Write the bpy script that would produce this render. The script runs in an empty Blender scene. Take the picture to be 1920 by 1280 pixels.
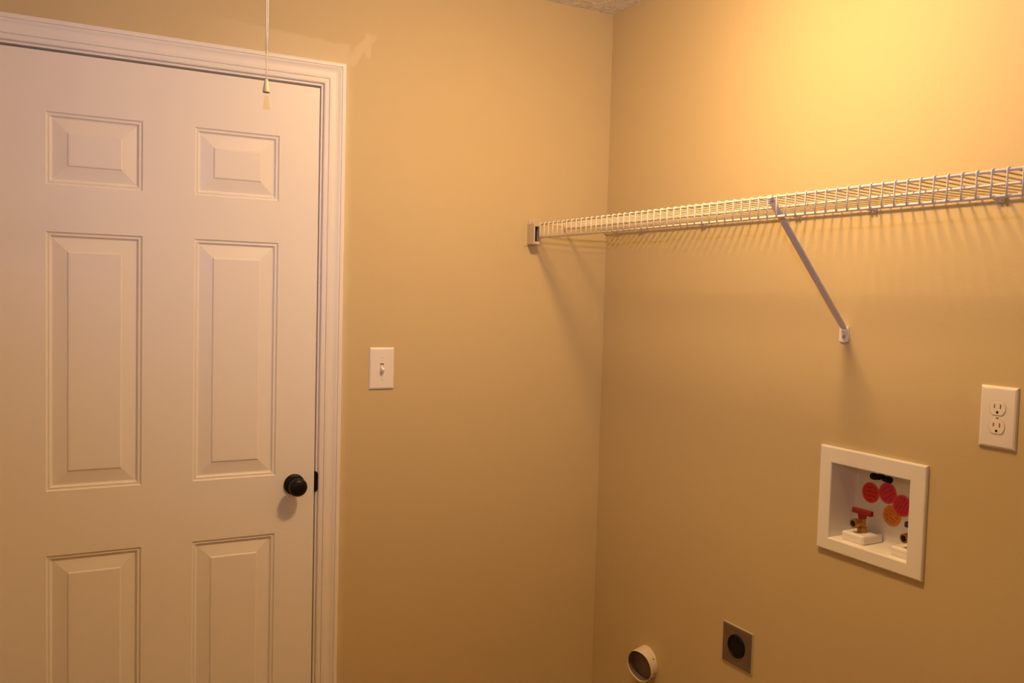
import bpy, bmesh, math, random
from mathutils import Vector, Matrix
random.seed(4)
S = bpy.context.scene
COL = S.collection
PI = math.pi

# ------------------------------------------------------------------ camera
CAM = Vector((-1.8182, -2.7059, 1.4153))
YAW, PITCH, ROLL, FPX = 0.4883, -0.0532, 0.0272, 1642.7
fw = Vector((math.sin(YAW)*math.cos(PITCH), math.cos(YAW)*math.cos(PITCH), math.sin(PITCH)))
r0 = Vector((math.cos(YAW), -math.sin(YAW), 0)); u0 = r0.cross(fw)
rt = r0*math.cos(ROLL) + u0*math.sin(ROLL)
up = u0*math.cos(ROLL) - r0*math.sin(ROLL)
cd = bpy.data.cameras.new('camera'); cam = bpy.data.objects.new('camera', cd); COL.objects.link(cam)
cam.matrix_world = Matrix(((rt.x, up.x, -fw.x, CAM.x), (rt.y, up.y, -fw.y, CAM.y), (rt.z, up.z, -fw.z, CAM.z), (0, 0, 0, 1)))
cd.sensor_width = 36; cd.lens = FPX*36/1920; cd.clip_start = 0.01
S.camera = cam

# ------------------------------------------------------------------ world, exposure, lights
w = bpy.data.worlds.new('world'); S.world = w; w.use_nodes = True
w.node_tree.nodes['Background'].inputs[0].default_value = (0, 0, 0, 1)
w.node_tree.nodes['Background'].inputs[1].default_value = 0
S.view_settings.view_transform = 'Standard'; S.view_settings.look = 'None'
S.view_settings.gamma = 1; S.view_settings.use_curve_mapping = False
S.view_settings.exposure = 0.0
LAMP = Vector((-0.69, -1.11, 2.34)); LAMP_COL = (1.0, 0.61, 0.257); LAMP_STR = 179.0
LR, LD = 0.108, 0.060             # glass dome of the ceiling lamp
# the flash that sits on top of the camera body
fl = bpy.data.lights.new('camera_flash', 'SPOT'); fo = bpy.data.objects.new('camera_flash', fl); COL.objects.link(fo)
fl.energy = 55; fl.color = (0.29, 0.50, 1.0); fl.shadow_soft_size = 0.012
fl.spot_size = math.radians(100); fl.spot_blend = 1.0
fo.location = CAM + up*0.23
aim = (fw + up*0.46).normalized()
fo.rotation_euler = aim.to_track_quat('-Z', 'Y').to_euler()

# ------------------------------------------------------------------ helpers
def link(o):
    COL.objects.link(o); return o
def obj(name, bm, m, parent=None, smooth=False, loc=None):
    me = bpy.data.meshes.new(name)
    bmesh.ops.recalc_face_normals(bm, faces=bm.faces)
    bm.to_mesh(me); bm.free()
    if smooth:
        for p in me.polygons: p.use_smooth = True
    me.materials.append(m)
    o = link(bpy.data.objects.new(name, me))
    if loc: o.location = loc
    if parent: o.parent = parent
    return o
def dup(o, parent=None, loc=None):
    c = o.copy(); link(c); c.parent = parent
    if loc is not None: c.location = loc
    return c
def thing(name, label, cat, loc=(0, 0, 0), group=None):
    o = link(bpy.data.objects.new(name, None)); o.location = loc; o.empty_display_size = 0.05
    o['label'] = label; o['category'] = cat
    if group: o['group'] = group
    return o
def struct(o, label=None):
    o['kind'] = 'structure'
    if label: o['label'] = label
    return o
def box(bm, x0, x1, y0, y1, z0, z1, bev=0, seg=2):
    t = bmesh.new()
    vs = [t.verts.new(p) for p in [(x0,y0,z0),(x1,y0,z0),(x1,y1,z0),(x0,y1,z0),(x0,y0,z1),(x1,y0,z1),(x1,y1,z1),(x0,y1,z1)]]
    for f in [(0,3,2,1),(4,5,6,7),(0,1,5,4),(1,2,6,5),(2,3,7,6),(3,0,4,7)]: t.faces.new([vs[i] for i in f])
    if bev: bmesh.ops.bevel(t, geom=t.edges[:], offset=bev, segments=seg, profile=0.5, affect='EDGES')
    merge(bm, t); return bm
def merge(bm, t):
    me = bpy.data.meshes.new('t'); t.to_mesh(me); t.free(); bm.from_mesh(me); bpy.data.meshes.remove(me)
def B(*a, **k): return box(bmesh.new(), *a, **k)
def basis(ax):
    ax = Vector(ax).normalized()
    a = Vector((0, 0, 1)) if abs(ax.z) < 0.9 else Vector((1, 0, 0))
    e1 = ax.cross(a).normalized(); return ax, e1, ax.cross(e1)
def lathe(bm, o, ax, prof, n=32, wob=None):
    """revolve (distance along axis, radius) about axis"""
    o = Vector(o); ax, e1, e2 = basis(ax); rings = []
    for d, r in prof:
        if r < 1e-6: rings.append([bm.verts.new(o + ax*d)])
        else: rings.append([bm.verts.new(o + ax*d + (e1*math.cos(2*PI*i/n) + e2*math.sin(2*PI*i/n))*(r*(1 + (wob(i/n, d) if wob else 0)))) for i in range(n)])
    for a, b in zip(rings, rings[1:]):
        for i in range(n):
            j = (i+1) % n
            if len(a) == 1 and len(b) == 1: continue
            if len(a) == 1: bm.faces.new((a[0], b[i], b[j]))
            elif len(b) == 1: bm.faces.new((a[i], a[j], b[0]))
            else: bm.faces.new((a[i], a[j], b[j], b[i]))
    return bm
def tube(bm, pts, r, n=8):
    pts = [Vector(p) for p in pts]; rings = []; prev = None
    for i, p in enumerate(pts):
        d = (pts[min(i+1, len(pts)-1)] - pts[max(i-1, 0)]).normalized()
        if prev is None: _, e1, e2 = basis(d)
        else:
            e1 = (prev - d*prev.dot(d)).normalized(); e2 = d.cross(e1)
        prev = e1
        rings.append([bm.verts.new(p + (e1*math.cos(2*PI*k/n) + e2*math.sin(2*PI*k/n))*r) for k in range(n)])
    for a, b in zip(rings, rings[1:]):
        for k in range(n): bm.faces.new((a[k], a[(k+1) % n], b[(k+1) % n], b[k]))
    bm.faces.new(rings[0]); bm.faces.new(rings[-1][::-1])
    return bm

# ------------------------------------------------------------------ materials
def mat(name, col, rough=0.5, metal=0.0, spec=0.5, noise=None, bump=None, emit=None):
    m = bpy.data.materials.new(name); m.use_nodes = True
    nt = m.node_tree; p = nt.nodes['Principled BSDF']
    p.inputs['Base Color'].default_value = (*col, 1); p.inputs['Roughness'].default_value = rough
    p.inputs['Metallic'].default_value = metal; p.inputs['Specular IOR Level'].default_value = spec
    tc = nt.nodes.new('ShaderNodeTexCoord')
    if noise:
        sc, amt = noise
        n = nt.nodes.new('ShaderNodeTexNoise'); n.inputs['Scale'].default_value = sc; n.inputs['Detail'].default_value = 4
        nt.links.new(tc.outputs['Object'], n.inputs['Vector'])
        r = nt.nodes.new('ShaderNodeMapRange'); r.inputs[3].default_value = 1-amt; r.inputs[4].default_value = 1+amt
        nt.links.new(n.outputs['Fac'], r.inputs[0])
        mx = nt.nodes.new('ShaderNodeVectorMath'); mx.operation = 'SCALE'; mx.inputs[0].default_value = col
        nt.links.new(r.outputs[0], mx.inputs['Scale']); nt.links.new(mx.outputs[0], p.inputs['Base Color'])
    if bump:
        sc, st, di = bump
        n = nt.nodes.new('ShaderNodeTexNoise'); n.inputs['Scale'].default_value = sc; n.inputs['Detail'].default_value = 5
        nt.links.new(tc.outputs['Object'], n.inputs['Vector'])
        b = nt.nodes.new('ShaderNodeBump'); b.inputs['Strength'].default_value = st; b.inputs['Distance'].default_value = di
        nt.links.new(n.outputs['Fac'], b.inputs['Height']); nt.links.new(b.outputs[0], p.inputs['Normal'])
    if emit:
        p.inputs['Emission Color'].default_value = (*emit[0], 1); p.inputs['Emission Strength'].default_value = emit[1]
    return m
WALLC = (0.63, 0.513, 0.288)
M = {}
M['wall'] = mat('tan_paint', WALLC, 0.62, spec=0.35, noise=(1.2, 0.02), bump=(160, 0.12, 0.002))
M['white'] = mat('white_semigloss_paint', (0.90, 0.865, 0.83), 0.42, noise=(2.5, 0.015), bump=(60, 0.05, 0.001))
M['ceil'] = mat('white_textured_ceiling', (0.92, 0.89, 0.85), 0.8)
M['plastic'] = mat('white_plastic', (0.88, 0.85, 0.81), 0.35)
M['boxp'] = mat('white_matt_plastic', (0.88, 0.85, 0.80), 0.5)
M['ivory'] = mat('ivory_plastic', (0.80, 0.72, 0.48), 0.4)
M['beige'] = mat('beige_plastic', (0.62, 0.51, 0.37), 0.45)
M['wire'] = mat('white_vinyl_coating', (0.92, 0.86, 0.78), 0.25)
M['metalw'] = mat('white_coated_steel', (0.78, 0.74, 0.76), 0.4)
M['bronze'] = mat('oil_rubbed_bronze', (0.008, 0.005, 0.004), 0.38, metal=0.1, spec=0.3)
M['black'] = mat('black_plastic', (0.006, 0.006, 0.007), 0.5, spec=0.2)
M['rim'] = mat('pale_plate_rim', (0.62, 0.56, 0.48), 0.4, metal=0.2)
M['slot'] = mat('dark_slot', (0.20, 0.12, 0.07), 0.7)
M['hole'] = mat('dark_hole', (0.015, 0.010, 0.008), 0.8)
M['steel'] = mat('galvanised_steel', (0.26, 0.21, 0.17), 0.42, metal=0.75, noise=(30, 0.25))
M['screw'] = mat('screw_metal', (0.5, 0.45, 0.42), 0.4, metal=0.7)
M['brass'] = mat('brass', (0.46, 0.25, 0.075), 0.36, metal=0.85)
M['redh'] = mat('red_handle', (0.27, 0.012, 0.010), 0.45)
M['blueh'] = mat('dark_blue_handle', (0.015, 0.02, 0.05), 0.4)
M['duct'] = mat('white_duct', (0.78, 0.70, 0.56), 0.5, noise=(40, 0.08))
M['duct_shade'] = mat('shade_dark_duct_inside', (0.20, 0.15, 0.12), 0.6, noise=(50, 0.2))  # dark mottled brown carries the shade inside the vent pipe
M['clip'] = mat('cream_plastic', (0.72, 0.62, 0.48), 0.45)
M['cord'] = mat('white_cord', (0.80, 0.74, 0.66), 0.7)
M['floor'] = mat('brown_vinyl', (0.30, 0.20, 0.11), 0.5, noise=(6, 0.12))
M['bulb'] = mat('lit_bulb', (1, 1, 1), 0.5, emit=(LAMP_COL, LAMP_STR))

def ceiling_relief():
    m = M['ceil']; nt = m.node_tree; p = nt.nodes['Principled BSDF']
    tc = nt.nodes.new('ShaderNodeTexCoord')
    n = nt.nodes.new('ShaderNodeTexNoise'); n.inputs['Scale'].default_value = 26; n.inputs['Detail'].default_value = 3
    n.inputs['Distortion'].default_value = 1.2
    nt.links.new(tc.outputs['Object'], n.inputs['Vector'])
    cr = nt.nodes.new('ShaderNodeValToRGB'); cr.color_ramp.elements[0].position = 0.42; cr.color_ramp.elements[1].position = 0.6
    nt.links.new(n.outputs['Fac'], cr.inputs[0])
    b = nt.nodes.new('ShaderNodeBump'); b.inputs['Strength'].default_value = 1.0; b.inputs['Distance'].default_value = 0.006
    nt.links.new(cr.outputs[0], b.inputs['Height']); nt.links.new(b.outputs[0], p.inputs['Normal'])
ceiling_relief()

def wall_back_marks():
    """tan paint with the paler touch-up strokes brushed above the door casing and a pencil tick"""
    m = M['wall'].copy(); m.name = 'tan_paint_touched_up'; nt = m.node_tree; p = nt.nodes['Principled BSDF']
    src = p.inputs['Base Color'].links[0].from_socket
    tc = nt.nodes.new('ShaderNodeTexCoord'); sp = nt.nodes.new('ShaderNodeSeparateXYZ')
    nz = nt.nodes.new('ShaderNodeTexNoise'); nz.inputs['Scale'].default_value = 18
    nt.links.new(tc.outputs['Object'], nz.inputs['Vector'])
    ad = nt.nodes.new('ShaderNodeVectorMath'); ad.operation = 'MULTIPLY_ADD'
    ad.inputs[1].default_value = (0.02, 0, 0.02)
    nt.links.new(nz.outputs['Color'], ad.inputs[0]); nt.links.new(tc.outputs['Object'], ad.inputs[2])
    nt.links.new(ad.outputs[0], sp.inputs[0])
    X, Z = sp.outputs['X'], sp.outputs['Z']
    def op(o, a, b=None, c=None):
        n = nt.nodes.new('ShaderNodeMath'); n.operation = o
        for i, v in enumerate((a, b, c)):
            if v is None: continue
            if isinstance(v, (int, float)): n.inputs[i].default_value = v
            else: nt.links.new(v, n.inputs[i])
        return n.outputs[0]
    def step(v, a, b):
        n = nt.nodes.new('ShaderNodeMapRange'); n.interpolation_type = 'SMOOTHSTEP'
        nt.links.new(v, n.inputs[0]); n.inputs[1].default_value = a; n.inputs[2].default_value = b
        return n.outputs[0]
    # long stroke lying on the head casing: top edge slopes from z 2.20 (x -1.30) down to 2.185 (x -1.0)
    top = op('ADD', op('MULTIPLY', X, -0.055), 2.133)
    a = op('MULTIPLY', step(op('SUBTRACT', Z, top), 0.008, -0.006), op('MULTIPLY', step(X, -1.52, -1.12), step(X, -0.955, -0.985)))
    # corner stroke going up and to the right
    d = op('ABSOLUTE', op('SUBTRACT', op('SUBTRACT', X, op('MULTIPLY', Z, 0.72)), -2.508))
    b = op('MULTIPLY', step(d, 0.026, 0.010), op('MULTIPLY', step(Z, 2.10, 2.14), step(Z, 2.245, 2.215)))
    c = op('MULTIPLY', step(op('ABSOLUTE', op('SUBTRACT', X, -0.915)), 0.012, 0.006), op('MULTIPLY', step(Z, 2.15, 2.17), step(Z, 2.25, 2.22)))
    f = op('MAXIMUM', a, op('MAXIMUM', b, c))
    f = op('MULTIPLY', f, 0.55)
    mx = nt.nodes.new('ShaderNodeMix'); mx.data_type = 'RGBA'
    nt.links.new(f, mx.inputs[0]); nt.links.new(src, mx.inputs[6]); mx.inputs[7].default_value = (0.76, 0.66, 0.43, 1)
    # pencil tick beside the shelf end bracket
    sp2 = nt.nodes.new('ShaderNodeSeparateXYZ'); nt.links.new(tc.outputs['Object'], sp2.inputs[0])
    t = op('MULTIPLY', op('LESS_THAN', op('ABSOLUTE', op('SUBTRACT', sp2.outputs['X'], -0.336)), 0.010),
           op('LESS_THAN', op('ABSOLUTE', op('SUBTRACT', sp2.outputs['Z'], 1.586)), 0.0011))
    m2 = nt.nodes.new('ShaderNodeMix'); m2.data_type = 'RGBA'
    nt.links.new(op('MULTIPLY', t, 0.7), m2.inputs[0]); nt.links.new(mx.outputs[2], m2.inputs[6]); m2.inputs[7].default_value = (0.12, 0.07, 0.04, 1)
    nt.links.new(m2.outputs[2], p.inputs['Base Color'])
    return m
M['wallb'] = wall_back_marks()

def sticker_mat(name, col, rim, ink, ang, n_lines):
    m = mat(name, col, 0.45); nt = m.node_tree; p = nt.nodes['Principled BSDF']
    tc = nt.nodes.new('ShaderNodeTexCoord'); mp = nt.nodes.new('ShaderNodeMapping')
    mp.inputs['Rotation'].default_value = (ang, 0, 0)
    nt.links.new(tc.outputs['Object'], mp.inputs[0])
    sp = nt.nodes.new('ShaderNodeSeparateXYZ'); nt.links.new(mp.outputs[0], sp.inputs[0])
    def op(o, a, b=None):
        n = nt.nodes.new('ShaderNodeMath'); n.operation = o
        for i, v in enumerate((a, b)):
            if v is None: continue
            if isinstance(v, (int, float)): n.inputs[i].default_value = v
            else: nt.links.new(v, n.inputs[i])
        return n.outputs[0]
    ln = nt.nodes.new('ShaderNodeVectorMath'); ln.operation = 'LENGTH'; nt.links.new(tc.outputs['Object'], ln.inputs[0])
    r = ln.outputs['Value']
    stripes = op('GREATER_THAN', op('SINE', op('MULTIPLY', sp.outputs['Z'], 2*PI*n_lines/0.054)), 0.55)
    wn = nt.nodes.new('ShaderNodeTexNoise'); wn.inputs['Scale'].default_value = 220; nt.links.new(mp.outputs[0], wn.inputs['Vector'])
    letters = op('GREATER_THAN', wn.outputs['Fac'], 0.46)
    inside = op('LESS_THAN', r, 0.020)
    f = op('MULTIPLY', op('MULTIPLY', stripes, letters), op('MULTIPLY', inside, 0.75))
    a = nt.nodes.new('ShaderNodeMix'); a.data_type = 'RGBA'; nt.links.new(f, a.inputs[0])
    a.inputs[6].default_value = (*col, 1); a.inputs[7].default_value = (*ink, 1)
    b = nt.nodes.new('ShaderNodeMix'); b.data_type = 'RGBA'; nt.links.new(op('GREATER_THAN', r, 0.0235), b.inputs[0])
    nt.links.new(a.outputs[2], b.inputs[6]); b.inputs[7].default_value = (*rim, 1)
    nt.links.new(b.outputs[2], p.inputs['Base Color'])
    return m

# ------------------------------------------------------------------ room shell
XL, YF, ZC, TH, ZF = -2.32, -3.25, 2.44, 0.12, -0.14
DR, DW, DT = -1.0747, 0.8692, 2.035             # door right edge, width, top
DL = DR - DW
GAP, GAPT, JT = 0.004, 0.007, 0.019
OX0, OX1, OZ = DL-GAP-JT, DR+GAP+JT, DT+GAPT+JT  # rough opening
bm = bmesh.new()
box(bm, XL, OX0, 0, TH, ZF, ZC); box(bm, OX1, TH, 0, TH, ZF, ZC); box(bm, OX0, OX1, 0, TH, OZ, ZC)
struct(obj('wall_back', bm, M['wallb']), 'tan painted back wall around the white panel door')
# right wall with the recess of the washer box cut out
BY0, BY1, BZ0, BZ1 = -1.337, -1.093, 0.799, 1.006
bm = bmesh.new()
box(bm, 0, TH, YF, BY0, ZF, ZC); box(bm, 0, TH, BY1, 0, ZF, ZC)
box(bm, 0, TH, BY0, BY1, ZF, BZ0); box(bm, 0, TH, BY0, BY1, BZ1, ZC)
struct(obj('wall_right', bm, M['wall']), 'tan painted wall behind the wire shelf and washer box')
struct(obj('wall_left', B(XL-TH, XL, YF, TH, ZF, ZC), M['wall']), 'tan painted wall on the hinge side of the door')
struct(obj('wall_front', B(XL, TH, YF-TH, YF, ZF, ZC), M['wall']), 'tan painted wall behind the viewer')
struct(obj('ceiling', B(XL-TH, TH, YF-TH, TH, ZC, ZC+0.1), M['ceil']), 'white ceiling with a knockdown texture')
struct(obj('floor', B(XL-TH, TH, YF-TH, TH, ZF-0.1, ZF), M['floor']), 'brown vinyl floor')
def baseboard(name, x0, x1, y0, y1):
    struct(obj(name, B(x0, x1, y0, y1, ZF, ZF+0.08, bev=0.003), M['white']), 'white painted baseboard')
baseboard('baseboard_back', -0.985, -0.013, -0.012, 0)
baseboard('baseboard_right', -0.012, 0, YF, 0)

# ------------------------------------------------------------------ door
ST, PW, MU = 0.1213, 0.2432, 0.1399
xr1 = DR-ST; xr0 = xr1-PW; xl1 = xr0-MU; xl0 = xl1-PW
ROWS = [(1.6801, 1.8761), (0.8381, 1.5533), (0.130, 0.6571)]
DY = 0.001       # door face
door = struct(link(bpy.data.objects.new('door_1', None)), 'white six panel door with a black round knob')
door.location = (DL, DY, ZF)
def loc(o, root):          # keep world coords used while modelling
    o.parent = root; o.matrix_parent_inverse = Matrix.Translation(-root.location); return o
bm = bmesh.new()
xs = [DL, xl0, xl1, xr0, xr1, DR]
zs = [ZF+0.012, 0.130, 0.6571, 0.8381, 1.5533, 1.6801, 1.8761, DT]
V = {}
def gv(i, j):
    if (i, j) not in V: V[(i, j)] = bm.verts.new((xs[i], DY, zs[j]))
    return V[(i, j)]
for i in range(5):
    for j in range(7):
        if i in (1, 3) and j in (1, 3, 5): continue
        bm.faces.new((gv(i, j), gv(i+1, j), gv(i+1, j+1), gv(i, j+1)))
# back and edges
bk = [bm.verts.new((x, DY+0.035, z)) for x, z in ((DL, ZF+0.012), (DR, ZF+0.012), (DR, DT), (DL, DT))]
bm.faces.new(bk)
bm.faces.new([gv(5, j) for j in range(8)] + [bk[2], bk[1]])
bm.faces.new([gv(0, j) for j in range(8)] + [bk[3], bk[0]])
bm.faces.new([gv(i, 7) for i in range(6)] + [bk[2], bk[3]])
bm.faces.new([gv(i, 0) for i in range(6)] + [bk[1], bk[0]])
loc(obj('stiles_and_rails', bm, M['white']), door)
PROF = [(0, 0), (0.0025, 0.0035), (0.0055, 0.0045), (0.0085, 0.0035), (0.0105, 0.0045), (0.0125, 0.0085), (0.0155, 0.0095), (0.0165, 0.0095),
        (0.0525, 0.0030), (0.0535, 0.0016), (0.0555, 0.0004), (0.0575, 0.0)]
def panel_mesh(pw, ph):
    bm = bmesh.new(); prev = None
    for d, h in PROF:
        r = [bm.verts.new((x, h, z)) for x, z in ((d, d), (pw-d, d), (pw-d, ph-d), (d, ph-d))]
        if prev:
            for i in range(4): bm.faces.new((prev[i], prev[(i+1) % 4], r[(i+1) % 4], r[i]))
        prev = r
    bm.faces.new(prev)
    return bm
for z0, z1 in ROWS:
    p = obj('panel', panel_mesh(PW, z1-z0), M['white']); p.location = (xl0, DY, z0); loc(p, door)
    c = dup(p); c.location = (xr0, DY, z0); loc(c, door)
# knob: rose, neck and ball
KX, KZ = -1.1375, 0.806
bm = bmesh.new()
lathe(bm, (KX, DY, KZ), (0, -1, 0), [(0.009, 0.013), (0.022, 0.0115), (0.030, 0.014), (0.036, 0.0225), (0.043, 0.0275), (0.051, 0.0285), (0.058, 0.0260), (0.063, 0.019), (0.0655, 0.010), (0.066, 0)], 40)
kb = loc(obj('knob', bm, M['bronze'], smooth=True), door)
bm = bmesh.new()
lathe(bm, (KX, DY, KZ), (0, -1, 0), [(0, 0.0325), (0.004, 0.0325), (0.007, 0.031), (0.0095, 0.027), (0.0105, 0.012)], 40)
ro = obj('rose', bm, M['bronze'], smooth=True); ro.parent = kb
# casing and jamb: three mitred lengths
def casing_profile():
    return [(0.000, 0.0), (0.000, 0.0065), (0.0015, 0.0085), (0.0045, 0.0095), (0.0125, 0.0100), (0.0136, 0.0096), (0.0142, 0.0072), (0.0154, 0.0072), (0.0160, 0.0104), (0.0180, 0.0114),
            (0.0240, 0.0120), (0.0300, 0.0118), (0.0360, 0.0116), (0.0420, 0.0126), (0.0470, 0.0146), (0.0510, 0.0160), (0.0524, 0.0158), (0.0530, 0.0134), (0.0542, 0.0134), (0.0548, 0.0164),
            (0.0565, 0.0172), (0.0630, 0.0172), (0.0665, 0.0160), (0.0680, 0.0130), (0.0680, 0.0)]
REV = 0.0075
CI0, CI1, CZ = DL-GAP-REV, DR+GAP+REV, DT+GAPT+REV
def sweep(path_fn, ends):
    bm = bmesh.new(); rows = []
    for e in ends: rows.append([bm.verts.new(path_fn(d, h, e)) for d, h in casing_profile()])
    a, b = rows
    for i in range(len(a)-1): bm.faces.new((a[i], a[i+1], b[i+1], b[i]))
    bm.faces.new((a[-1], a[0], b[0], b[-1]))
    bm.faces.new(a); bm.faces.new(b[::-1])
    return bm
trim = struct(link(bpy.data.objects.new('trim_1', None)), 'white moulded casing and jamb around the panel door')
trim.location = (DL, 0, ZF)
right_leg = lambda d, h, e: (CI1+d, -h, (CZ+d) if e else ZF)
left_leg = lambda d, h, e: (CI0-d, -h, (CZ+d) if e else ZF)
head = lambda d, h, e: ((CI1+d) if e else (CI0-d), -h, CZ+d)
loc(obj('casing_leg', sweep(right_leg, (0, 1)), M['white']), trim)
loc(obj('casing_leg', sweep(left_leg, (0, 1)), M['white']), trim)
loc(obj('casing_head', sweep(head, (0, 1)), M['white']), trim)
jr = loc(obj('jamb', B(DR+GAP, OX1, 0.0, TH, ZF, OZ, bev=0.0012), M['white']), trim)
loc(obj('jamb', B(OX0, DL-GAP, 0.0, TH, ZF, OZ, bev=0.0012), M['white']), trim)
loc(obj('head_jamb', B(DL-GAP, DR+GAP, 0.0, TH, DT+GAPT, OZ, bev=0.0012), M['white']), trim)
loc(obj('door_stop', B(DR-0.008, DR+GAP, 0.038, 0.050, ZF, DT+GAPT), M['white']), trim)
loc(obj('door_stop', B(DL-GAP, DL+0.008, 0.038, 0.050, ZF, DT+GAPT), M['white']), trim)
loc(obj('door_stop', B(DL+0.008, DR-0.008, 0.038, 0.050, DT-0.008, DT+GAPT), M['white']), trim)
# strike plate: its rounded lip wraps over the edge of the jamb
bm = bmesh.new()
n = 20; ring = []
for k, (yy) in enumerate((-0.0022, -0.0002)):
    pts = []
    for i in range(n+1):
        t = i/n; z = KZ+0.004 + (t-0.5)*0.066
        s = (1-abs(2*t-1)**3.2)
        pts.append((DR+GAP+0.0005 + 0.0085*max(0.0, s)**0.55, yy, z))
    pts += [(DR+GAP-0.0016, yy, KZ+0.004+0.033), (DR+GAP-0.0016, yy, KZ+0.004-0.033)]
    ring.append([bm.verts.new(p) for p in pts])
bm.faces.new(ring[0]); bm.faces.new(ring[1][::-1])
for i in range(len(ring[0])): bm.faces.new((ring[0][i], ring[0][(i+1) % len(ring[0])], ring[1][(i+1) % len(ring[0])], ring[1][i]))
box(bm, DR+GAP-0.0018, DR+GAP-0.0002, 0.0, 0.028, KZ-0.028, KZ+0.036)
sp_ = loc(obj('strike_plate', bm, M['bronze']), trim); sp_['label'] = 'black rounded strike plate lip'

# ------------------------------------------------------------------ wall plates
def plate_bm(w_, h_, d_, inset=0.005):
    """bevelled plate in local coords: x = across, y = out of the wall, z = up"""
    bm = bmesh.new(); prev = None
    for i_, y in ((0, 0), (0.0, d_*0.35), (inset*0.35, d_*0.72), (inset, d_*0.97), (inset*1.5, d_)):
        r = [bm.verts.new((sx*(w_/2-i_), y, sz*(h_/2-i_))) for sx, sz in ((-1, -1), (1, -1), (1, 1), (-1, 1))]
        if prev:
            for k in range(4): bm.faces.new((prev[k], prev[(k+1) % 4], r[(k+1) % 4], r[k]))
        else: bm.faces.new(r[::-1])
        prev = r
    bm.faces.new(prev)
    return bm
def screw(parent, x, y, z, m, r=0.0034):
    bm = bmesh.new(); lathe(bm, (x, y-0.0002, z), (0, 1, 0), [(0, r), (0.0006, r), (0.0011, r*0.75), (0.0012, 0)], 16)
    s = obj('screw', bm, m, parent)
    t = obj('screw_slot', B(x-r*0.85, x+r*0.85, y+0.0008, y+0.00115, z-0.0004, z+0.0004), M['slot']); t.parent = s
    return s
RZ_BACK, RZ_RIGHT = PI, PI/2          # local +y (out of wall) -> -Y ; -> -X
sw = thing('light_switch', 'white toggle light switch on the tan wall beside the door', 'light switch', (-0.8591, 0, 1.1655))
sw.rotation_euler = (0, 0, RZ_BACK)
obj('wall_plate', plate_bm(0.0834, 0.1354, 0.0065), M['plastic'], sw)
obj('toggle_opening', B(-0.0062, 0.0062, 0.0060, 0.0068, -0.0165, 0.0165), M['slot'], sw)
obj('toggle_housing', B(-0.0055, 0.0055, 0.0062, 0.0073, -0.0155, 0.0120, bev=0.0006), M['plastic'], sw)
tg = obj('toggle', B(-0.0044, 0.0044, 0.0, 0.0175, -0.0048, 0.0048, bev=0.0012), M['plastic'], sw)
tg.location = (0, 0.0055, 0.0005); tg.rotation_euler = (math.radians(-26), 0, 0)
for z in (0.0375, -0.0365): screw(sw, 0, 0.0065, z, M['plastic'])

ou = thing('wall_outlet', 'white duplex wall outlet above the washer box', 'outlet', (0, -1.5378, 1.1793))
ou.rotation_euler = (0, 0, RZ_RIGHT)
obj('wall_plate', plate_bm(0.0837, 0.135, 0.0070), M['plastic'], ou)
def receptacle(zc):
    bm = bmesh.new(); n = 40; R, H = 0.0180, 0.0150
    rings = []
    for y, s in ((0.0066, 1.0), (0.0078, 1.0), (0.0083, 0.955)):
        rings.append([bm.verts.new((R*s*math.cos(2*PI*i/n), y, max(-H*s, min(H*s, R*s*math.sin(2*PI*i/n))))) for i in range(n)])
    for a, b in zip(rings, rings[1:]):
        for i in range(n): bm.faces.new((a[i], a[(i+1) % n], b[(i+1) % n], b[i]))
    bm.faces.new(rings[-1])
    o = obj('receptacle', bm, M['boxp'], ou); o.location = (0, 0, zc)
    g = bmesh.new()
    r2 = [[g.verts.new((1.07*R*math.cos(2*PI*i/n), y, max(-H*1.08, min(H*1.08, 1.07*R*math.sin(2*PI*i/n))))) for i in range(n)] for y in (0.0065, 0.00715)]
    for i in range(n): g.faces.new((r2[0][i], r2[0][(i+1) % n], r2[1][(i+1) % n], r2[1][i]))
    g.faces.new(r2[1])
    s0 = obj('gap', g, M['beige']); s0.parent = o
    for sx, hh in ((-0.0068, 0.0048), (0.0068, 0.0040)):
        s = obj('blade_slot', B(sx-0.0014, sx+0.0014, 0.0076, 0.00845, 0.0045-hh, 0.0045+hh), M['slot']); s.parent = o
    b = bmesh.new(); lathe(b, (0, 0.0076, -0.0085), (0, 1, 0), [(0, 0.0029), (0.00088, 0.0029), (0.0009, 0)], 16)
    s = obj('ground_hole', b, M['hole']); s.parent = o
receptacle(0.0198); receptacle(-0.0205)
screw(ou, 0, 0.0070, -0.0003, M['screw'], 0.0028)

# dryer outlet: steel cover plate round a black socket
dy = thing('dryer_outlet', 'square steel dryer outlet with black round socket low on the wall', 'outlet', (0, -0.7709, 0.3864))
dy.rotation_euler = (0, 0, RZ_RIGHT)
bm = bmesh.new(); box(bm, -0.0615, 0.0615, 0, 0.0055, -0.0585, 0.0585, bev=0.0028)
obj('cover_plate', bm, M['steel'], dy)
obj('plate_rim', B(-0.0636, 0.0636, 0, 0.0036, -0.0606, 0.0606, bev=0.0008), M['rim'], dy)
bm = bmesh.new(); lathe(bm, (0, 0.003, 0.002), (0, 1, 0), [(0, 0.0345), (0.0060, 0.0345), (0.0072, 0.0335), (0.0072, 0.030), (0.0050, 0.0285), (0.0050, 0)], 40)
so = obj('socket', bm, M['black'], dy, smooth=False)
for x, z, a in ((-0.012, 0.008, 0.5), (0.012, 0.008, -0.5), (0, -0.012, 0)):
    s = obj('blade_slot', B(-0.0016, 0.0016, 0, 0.0008, -0.007, 0.007), M['hole']); s.location = (x, 0.0076, z); s.rotation_euler = (0, a, 0); s.parent = so
for x, z in ((0.027, 0.043), (-0.027, -0.043), ): screw(dy, x, 0.0042, z, M['screw'], 0.003)

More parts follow.
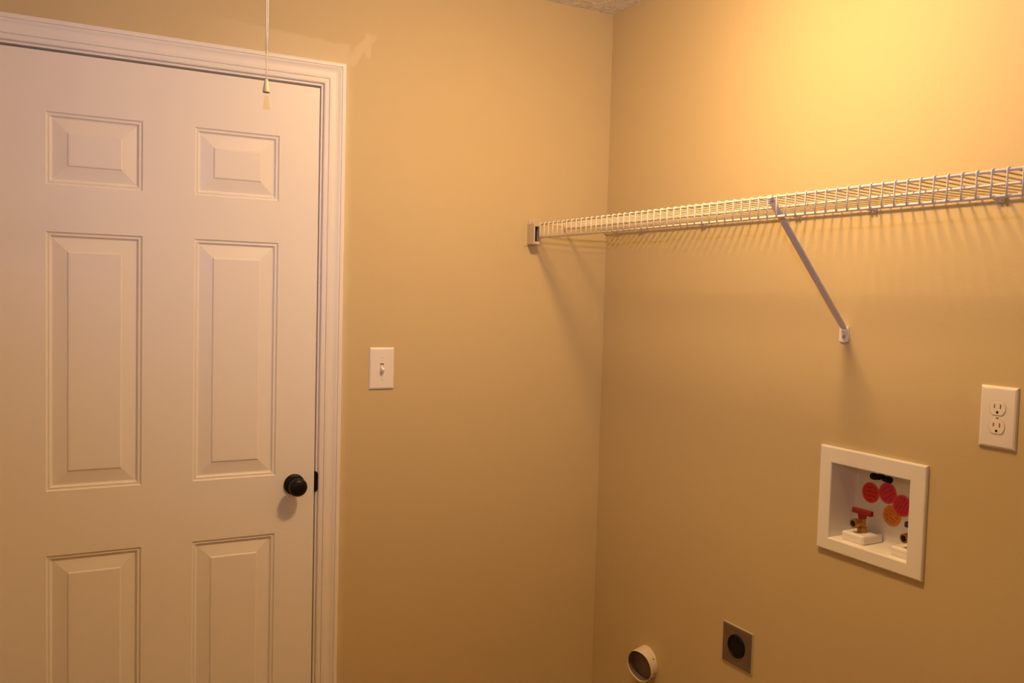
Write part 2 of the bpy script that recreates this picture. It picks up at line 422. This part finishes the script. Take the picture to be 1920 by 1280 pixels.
# dryer vent stub
VY, VZ, VL, VR = -0.337, 0.171, 0.042, 0.0545
VAX = Vector((-1, -0.20, -0.12)).normalized()
ve = thing('dryer_vent_pipe', 'white round dryer vent pipe stub sticking out of the wall', 'pipe', (0, VY, VZ))
wob = lambda t, d: (0.022*math.sin(2*PI*t*2+0.7) + 0.009*math.sin(2*PI*t*5))*max(0, min(1, d/0.03))
bm = bmesh.new()
lathe(bm, (0, 0, 0), VAX, [(-0.018, VR), (0.004, VR), (VL*0.6, VR), (VL, VR), (VL+0.001, VR*0.985), (VL, VR*0.965), (VL-0.004, VR*0.962)], 56, wob)
obj('pipe_wall', bm, M['duct'], ve, smooth=True)
bm = bmesh.new()
lathe(bm, (0, 0, 0), VAX, [(VL-0.0042, VR*0.963), (VL*0.5, VR*0.962), (0.0140, VR*0.962), (0.0138, VR*0.6), (0.0135, 0)], 56, wob)
obj('pipe_inside_shade', bm, M['duct_shade'], ve, smooth=False)  # inside wall and back disc, coloured dark for the depth shade
_, va, vb = basis(VAX)
for ang, d in ((0.62, 0.022), (-0.30, 0.022), (-0.62, 0.030)):
    rr = (Vector((0, -1, 0)) - VAX*Vector((0, -1, 0)).dot(VAX)).normalized()*math.cos(ang) + Vector((0, 0, 1))*math.sin(ang)
    bm = bmesh.new(); lathe(bm, VAX*d + rr*VR*0.995, rr, [(-0.001, 0.0022), (0.0012, 0.0022), (0.0020, 0.0014), (0.0022, 0)], 12)
    obj('rivet', bm, M['hole'], ve)

# ------------------------------------------------------------------ washer box
wb = thing('washer_box', 'white recessed washer supply box with brass valves and round stickers', 'utility box', (0, -1.2173, 0.9057))
OY0, OY1, OZ0, OZ1 = -1.3763, -1.0583, 0.7685, 1.0429
IY0, IY1, IZ0, IZ1 = -1.333, -1.097, 0.803, 1.000
bm = bmesh.new()
def rect(y0, y1, z0, z1, x, i=0): return [bm.verts.new((x, y, z)) for y, z in ((y0+i, z0+i), (y1-i, z0+i), (y1-i, z1-i), (y0+i, z1-i))]
L = [rect(OY0, OY1, OZ0, OZ1, -0.0002), rect(OY0, OY1, OZ0, OZ1, -0.006), rect(OY0, OY1, OZ0, OZ1, -0.0085, 0.0015), rect(OY0, OY1, OZ0, OZ1, -0.0095, 0.004),
     rect(IY0, IY1, IZ0, IZ1, -0.0095, -0.003), rect(IY0, IY1, IZ0, IZ1, -0.0085, -0.0008), rect(IY0, IY1, IZ0, IZ1, -0.006, 0), rect(IY0, IY1, IZ0, IZ1, 0.0, 0)]
for a, b in zip(L, L[1:]):
    for i in range(4): bm.faces.new((a[i], a[(i+1) % 4], b[(i+1) % 4], b[i]))
loc(obj('face_frame', bm, M['boxp']), wb)
bm = bmesh.new(); XB = 0.088
def ring_b(x, i):
    y0, y1, z0, z1 = IY0+i, IY1-i, IZ0+i, IZ1-i
    return [bm.verts.new((x, y, z)) for y, z in ((y0, z0), (y1, z0), (y1, z1), (y0, z1))]
R_ = [ring_b(0.0, 0), ring_b(XB-0.006, 0.001), ring_b(XB-0.002, 0.0025), ring_b(XB, 0.007)]
for a, b in zip(R_, R_[1:]):
    for i in range(4): bm.faces.new((a[i], a[(i+1) % 4], b[(i+1) % 4], b[i]))
bm.faces.new(R_[-1])
# outer skin so that the tub has a real wall
Q_ = [ring_b(0.0, -0.003), ring_b(XB+0.003, -0.003)]
for i in range(4): bm.faces.new((Q_[0][i], Q_[0][(i+1) % 4], Q_[1][(i+1) % 4], Q_[1][i])); bm.faces.new((Q_[0][i], Q_[0][(i+1) % 4], R_[0][(i+1) % 4], R_[0][i]))
bm.faces.new(Q_[1])
loc(obj('recessed_tub', bm, M['boxp']), wb)
def valve(yc, hm, lab, b0, b1):
    xc = 0.044; zb = IZ0
    loc(obj('valve_boss', B(0.010, XB-0.002, b0, b1, zb-0.001, zb+0.024, bev=0.006, seg=3), M['boxp']), wb)
    z0 = zb+0.024
    bm = bmesh.new()
    lathe(bm, (xc, yc, z0), (0, 0, 1), [(0, 0.0115), (0.010, 0.0115), (0.0105, 0.0125), (0.0135, 0.0125), (0.014, 0.0095), (0.038, 0.0095), (0.039, 0.007), (0.044, 0.007), (0.044, 0)], 24)
    # nozzle towards the room
    lathe(bm, (xc, yc, z0+0.0265), (-1, 0.10, -0.06), [(0, 0.0085), (0.016, 0.0085), (0.017, 0.0118), (0.030, 0.0118), (0.0305, 0.0108), (0.0305, 0.0078), (0.012, 0.0076), (0.012, 0)], 28)
    v = loc(obj('valve', bm, M['brass']), wb); v['label'] = lab
    bm = bmesh.new()
    nax = Vector((-1, 0.10, -0.06)).normalized()
    lathe(bm, Vector((xc, yc, z0+0.0265)) + nax*0.0292, nax, [(0, 0.0077), (0.0005, 0)], 24)
    o = obj('bore_shade', bm, M['black']); o.parent = v; o.matrix_parent_inverse = Matrix.Identity(4)  # black disc near the mouth stands in for shade down the bore
    bm = bmesh.new()
    box(bm, xc-0.006, xc+0.006, yc-0.030 if yc > -1.2 else yc-0.022, yc+0.030 if yc > -1.2 else yc+0.022, z0+0.046, z0+0.060, bev=0.0025)
    lathe(bm, (xc, yc, z0+0.036), (0, 0, 1), [(0, 0.010), (0.012, 0.012), (0.012, 0)], 20)
    o = obj('handle', bm, hm); o.parent = v
    return v
valve(-1.158, M['redh'], 'brass valve with a red handle', -1.192, -1.122)
valve(-1.309, M['blueh'], 'brass valve with a dark handle', -1.3315, -1.272)
# drain knock-out plug hanging under the roof of the tub
bm = bmesh.new()
lathe(bm, (0.052, -1.2035, IZ1+0.001), (0, 0, -1), [(0, 0.020), (0.006, 0.020), (0.007, 0.008), (0.022, 0.008), (0.022, 0)], 28)
for s_ in (-1, 1):
    t = bmesh.new()
    lathe(t, (0.052, -1.2035+s_*0.004, IZ1-0.0235), (0, s_, 0.0), [(0, 0.0055), (0.008, 0.0075), (0.018, 0.0092), (0.025, 0.0080), (0.028, 0.004), (0.0285, 0)], 16)
    merge(bm, t)
loc(obj('drain_plug', bm, M['black'], smooth=False), wb)
for (y, z, x, m) in ((-1.1443, 0.9235, XB, sticker_mat('red_sticker', (0.80, 0.035, 0.025), (0.85, 0.10, 0.06), (0.35, 0.01, 0.01), 0.0, 5)),
                     (-1.1965, 0.9330, XB, sticker_mat('pink_sticker', (0.74, 0.030, 0.085), (0.82, 0.09, 0.10), (0.30, 0.01, 0.04), 0.6, 5)),
                     (-1.2127, 0.8782, XB-0.0, sticker_mat('orange_sticker', (0.78, 0.26, 0.03), (0.88, 0.30, 0.10), (0.30, 0.06, 0.01), -0.4, 6)),
                     (-1.2412, 0.9105, XB-0.0006, sticker_mat('crimson_sticker', (0.74, 0.025, 0.07), (0.80, 0.07, 0.09), (0.28, 0.005, 0.03), 1.1, 6))):
    bm = bmesh.new(); lathe(bm, (0, 0, 0), (-1, 0, 0), [(0, 0.0272), (0.0007, 0.0272), (0.0007, 0)], 40)
    s = obj('sticker', bm, m); s.location = (x, y, z); loc(s, wb)
    s['label'] = m.name.replace('_', ' ') + ' with small print'

# ------------------------------------------------------------------ wire shelf
FX, ZT, ZB, MX, BX = -0.3107, 1.661, 1.6146, -0.183, -0.011
YE, Y0 = -2.50, -0.052
sh = thing('wire_shelf', 'long white wire shelf mounted across the right wall', 'shelf', (0, 0, 1.65))
def rod(name, x, z, r, y0=Y0):
    bm = bmesh.new(); tube(bm, [(x, y0, z), (x, YE, z)], r, 10)
    return loc(obj(name, bm, M['wire'], smooth=True), sh)
rod('front_rail', FX, ZT, 0.0033); rod('lip_rail', FX, ZB, 0.0033); rod('middle_rail', MX, ZT-0.0065, 0.003, -0.006); rod('back_rail', BX, ZT-0.0065, 0.003, -0.006)
WR = 0.0019
pts = [(BX+0.004, 0, ZT-0.0018), (MX, 0, ZT-0.0018), (FX+0.006, 0, ZT+0.0030), (FX-0.001, 0, ZT+0.0040)]
for a in range(1, 6):
    t = a/5*PI/2; pts.append((FX-0.001-0.0038*math.sin(t), 0, ZT+0.0002+0.0038*math.cos(t)))
pts += [(FX-0.0048, 0, ZT-0.02), (FX-0.0048, 0, ZB-0.001)]
bm = bmesh.new(); tube(bm, pts, WR, 6)
y = -0.0311; first = None
while y > YE:
    if first is None:
        first = obj('cross_wire', bm, M['wire'], smooth=True); first.location = (0, y - 0.029, 0); loc(first, sh)
    else:
        c = dup(first); c.location = (0, y - 0.029, 0); loc(c, sh)
    y -= 0.0293
# end bracket on the back wall
eb = thing('shelf_end_bracket', 'beige plastic end bracket holding the wire shelf on the back wall', 'bracket', (-0.32, 0, 1.63))
bx0, bx1, bz0, bz1, bd = -0.332, -0.304, 1.592, 1.664, -0.047
bm = bmesh.new()
box(bm, bx0, bx0+0.006, bd, 0, bz0, bz1, bev=0.0015); box(bm, bx1-0.006, bx1, bd, 0, bz0, bz1, bev=0.0015)
box(bm, bx0+0.004, bx1-0.004, bd+0.0005, -0.0005, bz1-0.010, bz1-0.0008); box(bm, bx0+0.004, bx1-0.004, bd+0.0005, -0.0005, bz0+0.0008, bz0+0.010)
box(bm, bx0+0.002, bx1-0.002, -0.006, 0, bz0+0.004, bz1-0.004)
loc(obj('housing', bm, M['beige']), eb)
loc(obj('slot_shade', B(bx0+0.006, bx1-0.006, -0.030, -0.006, bz0+0.010, bz1-0.010), M['hole']), eb)  # dark block standing in for the shadow inside the hollow housing
loc(obj('screw_tab', B(bx0+0.003, bx1-0.003, -0.005, 0, bz1-0.002, bz1+0.016, bev=0.0018), M['beige']), eb)
bm = bmesh.new(); lathe(bm, (-0.318, -0.005, bz1+0.007), (0, -1, 0), [(-0.0005, 0.0038), (0.001, 0.0036), (0.0018, 0.002), (0.002, 0)], 16)
loc(obj('screw', bm, M['screw']), eb)
# wall clips under the back rail
ORD = ['nearest the corner', 'second from the corner', 'third from the corner', 'just right of the diagonal brace', 'fifth from the corner', 'farthest right in view']
for i, y in enumerate((-0.082, -0.230, -0.552, -0.940, -1.186, -1.515)):
    cl = thing('shelf_clip', 'small white clip under the wire shelf back rail, ' + ORD[i], 'clip', (0, y, 1.65), 'clips along the wire shelf back rail')
    bm = bmesh.new()
    n = 12; prof = []
    for k in range(n+1):
        t = -0.35*PI + 1.55*PI*k/n; prof.append((math.cos(t), math.sin(t)))
    ro_, ri_ = 0.0072, 0.0036
    for yy0, yy1 in ((-0.009, -0.003), (0.003, 0.009)):
        rr = [[bm.verts.new((BX + r*c_, yy, ZT-0.0065-1.65 - r*s_)) for c_, s_ in prof] for yy, r in ((yy0, ro_), (yy0, ri_), (yy1, ri_), (yy1, ro_))]
        for q in range(4):
            a, b = rr[q], rr[(q+1) % 4]
            for k in range(n): bm.faces.new((a[k], a[k+1], b[k+1], b[k]))
        bm.faces.new([rr[q][0] for q in range(4)]); bm.faces.new([rr[q][-1] for q in range(4)][::-1])
    box(bm, -0.0045, 0, -0.008, 0.008, -0.008, 0.003, bev=0.0012)
    obj('hook', bm, M['clip'], cl)
    bm = bmesh.new(); lathe(bm, (-0.0045, 0, -0.0035), (-1, 0, 0), [(-0.001, 0.0024), (0.001, 0.0024), (0.002, 0.002), (0.0022, 0)], 12)
    obj('nail_head', bm, M['plastic'], cl)

# diagonal brace from the front lip down to the wall
bt = Vector((FX+0.005, -1.150, 1.652)); bb = Vector((-0.0035, -1.113, 1.352))
br = thing('shelf_brace', 'white steel diagonal brace propping the wire shelf', 'brace', (0, -1.112, 1.335))
ax = (bt-bb).normalized(); sd = Vector((0, 1, 0)); sd = (sd - ax*sd.dot(ax)).normalized(); nn = ax.cross(sd)
if nn.x > 0: nn = -nn
bm = bmesh.new()
# shallow channel section: two flanges folded along the centre
sec = [(-0.0085, 0.0), (-0.0075, 0.0032), (0.0, 0.0042), (0.0075, 0.0032), (0.0085, 0.0), (0.0075, 0.0018), (0.0, 0.0028), (-0.0075, 0.0018)]
rows = []
for t in (0.0, 0.04, 0.93, 1.0):
    k = 0.75 if t == 0 else 1.0
    o = bb.lerp(bt, t); rows.append([bm.verts.new(o + sd*(u*k*1.28) + nn*v) for u, v in sec])
for a, b in zip(rows, rows[1:]):
    for i in range(8): bm.faces.new((a[i], a[(i+1) % 8], b[(i+1) % 8], b[i]))
bm.faces.new(rows[0][::-1]); bm.faces.new(rows[-1])
loc(obj('strut', bm, M['metalw']), br)
# hooked head catching the front rail
bm = bmesh.new()
hk = [bt - ax*0.012, bt + ax*0.004, bt + Vector((-0.004, 0, 0.012)), bt + Vector((-0.010, 0, 0.013)), bt + Vector((-0.0125, 0, 0.006))]
rows = []
for p in hk: rows.append([bm.verts.new(p + Vector((q[0], q[1], q[2]))) for q in ((0, -0.0075, 0), (0, 0.0075, 0), (0.0016, 0.0075, 0.0006), (0.0016, -0.0075, 0.0006))])
for a, b in zip(rows, rows[1:]):
    for i in range(4): bm.faces.new((a[i], a[(i+1) % 4], b[(i+1) % 4], b[i]))
bm.faces.new(rows[0]); bm.faces.new(rows[-1][::-1])
loc(obj('hook', bm, M['metalw']), br)
bm = bmesh.new()
fy, fz0, fz1, fwid = -1.112, 1.316, 1.356, 0.0145
prof = []
for k in range(9):
    t = PI + PI*k/8; prof.append((fy + fwid*math.cos(t), fz0 + 0.006 + 0.006*math.sin(t)))
prof += [(fy+fwid, fz1), (fy-fwid, fz1)]
a = [bm.verts.new((-0.0002, p[0], p[1])) for p in prof]; b = [bm.verts.new((-0.0035, p[0], p[1])) for p in prof]
bm.faces.new(a); bm.faces.new(b[::-1])
for i in range(len(a)): bm.faces.new((a[i], a[(i+1) % len(a)], b[(i+1) % len(a)], b[i]))
loc(obj('foot_plate', bm, M['plastic']), br)
bm = bmesh.new(); lathe(bm, (-0.0034, fy, 1.331), (-1, 0, 0), [(0, 0.0052), (0.0012, 0.0048), (0.0022, 0.003), (0.0024, 0)], 16)
loc(obj('screw', bm, M['screw']), br)

# ------------------------------------------------------------------ pull cord
PX, PY, PZ = -1.341, -0.481, 1.896
pc = thing('pull_cord', 'thin white pull cord with an ivory bell end hanging before the door', 'pull cord', (PX, PY, PZ))
pc.scale = (1.15, 1.15, 1.15); H_ = (ZC-PZ)/1.15
bm = bmesh.new(); tube(bm, [(0, 0, 0.024), (0.0004, 0, 0.05), (-0.0004, 0, 0.084)], 0.0012, 8)
obj('cord', bm, M['cord'], pc, smooth=True)
for sx, r_ in ((-1, 0.0016), (1, 0.0014)):                       # the loop above the knot
    bm = bmesh.new(); tube(bm, [(0.0004*sx, 0, 0.084), (0.0016*sx, 0, 0.14), (0.0022*sx, 0, 0.26), (0.0030*sx, 0, 0.42), (0.0036*sx, 0, H_)], r_, 8)
    obj('cord_strand', bm, M['cord'], pc, smooth=True)
bm = bmesh.new(); lathe(bm, (0, 0, 0), (0, 0, 1), [(0.002, 0), (0.002, 0.0062), (0.0, 0.0072), (0.002, 0.0076), (0.008, 0.0070), (0.018, 0.0052), (0.026, 0.0040), (0.0285, 0.003), (0.029, 0)], 24)
obj('bell', bm, M['ivory'], pc, smooth=True)
bm = bmesh.new(); lathe(bm, (0, 0, 0.082), (0, 0, 1), [(0, 0), (0.0015, 0.0022), (0.004, 0.0026), (0.0065, 0.002), (0.008, 0)], 12)
obj('knot', bm, M['cord'], pc, smooth=True)

# ------------------------------------------------------------------ ceiling lamp that lights the room
lp = thing('ceiling_lamp', 'round flush ceiling lamp with a lit frosted glass dome', 'ceiling lamp', (LAMP.x, LAMP.y, ZC))
bm = bmesh.new(); lathe(bm, (0, 0, -0.0005), (0, 0, -1), [(0, 0.060), (0.052, 0.060), (0.056, 0.098), (0.062, 0.102), (0.062, 0)], 40)
obj('pan', bm, M['boxp'], lp, smooth=False)
bm = bmesh.new()
lathe(bm, (0, 0, -0.062), (0, 0, -1), [(0.0, LR)] + [(LD*math.sin(PI/2*k/8), LR*math.cos(PI/2*k/8)) for k in range(1, 8)] + [(LD, 0)], 24)
obj('glass_dome', bm, M['bulb'], lp, smooth=True)
bm = bmesh.new(); lathe(bm, (0, 0, -0.062-LD), (0, 0, -1), [(-0.002, 0.008), (0.004, 0.008), (0.008, 0.004), (0.013, 0.004), (0.015, 0)], 16)
obj('finial', bm, M['screw'], lp, smooth=True)
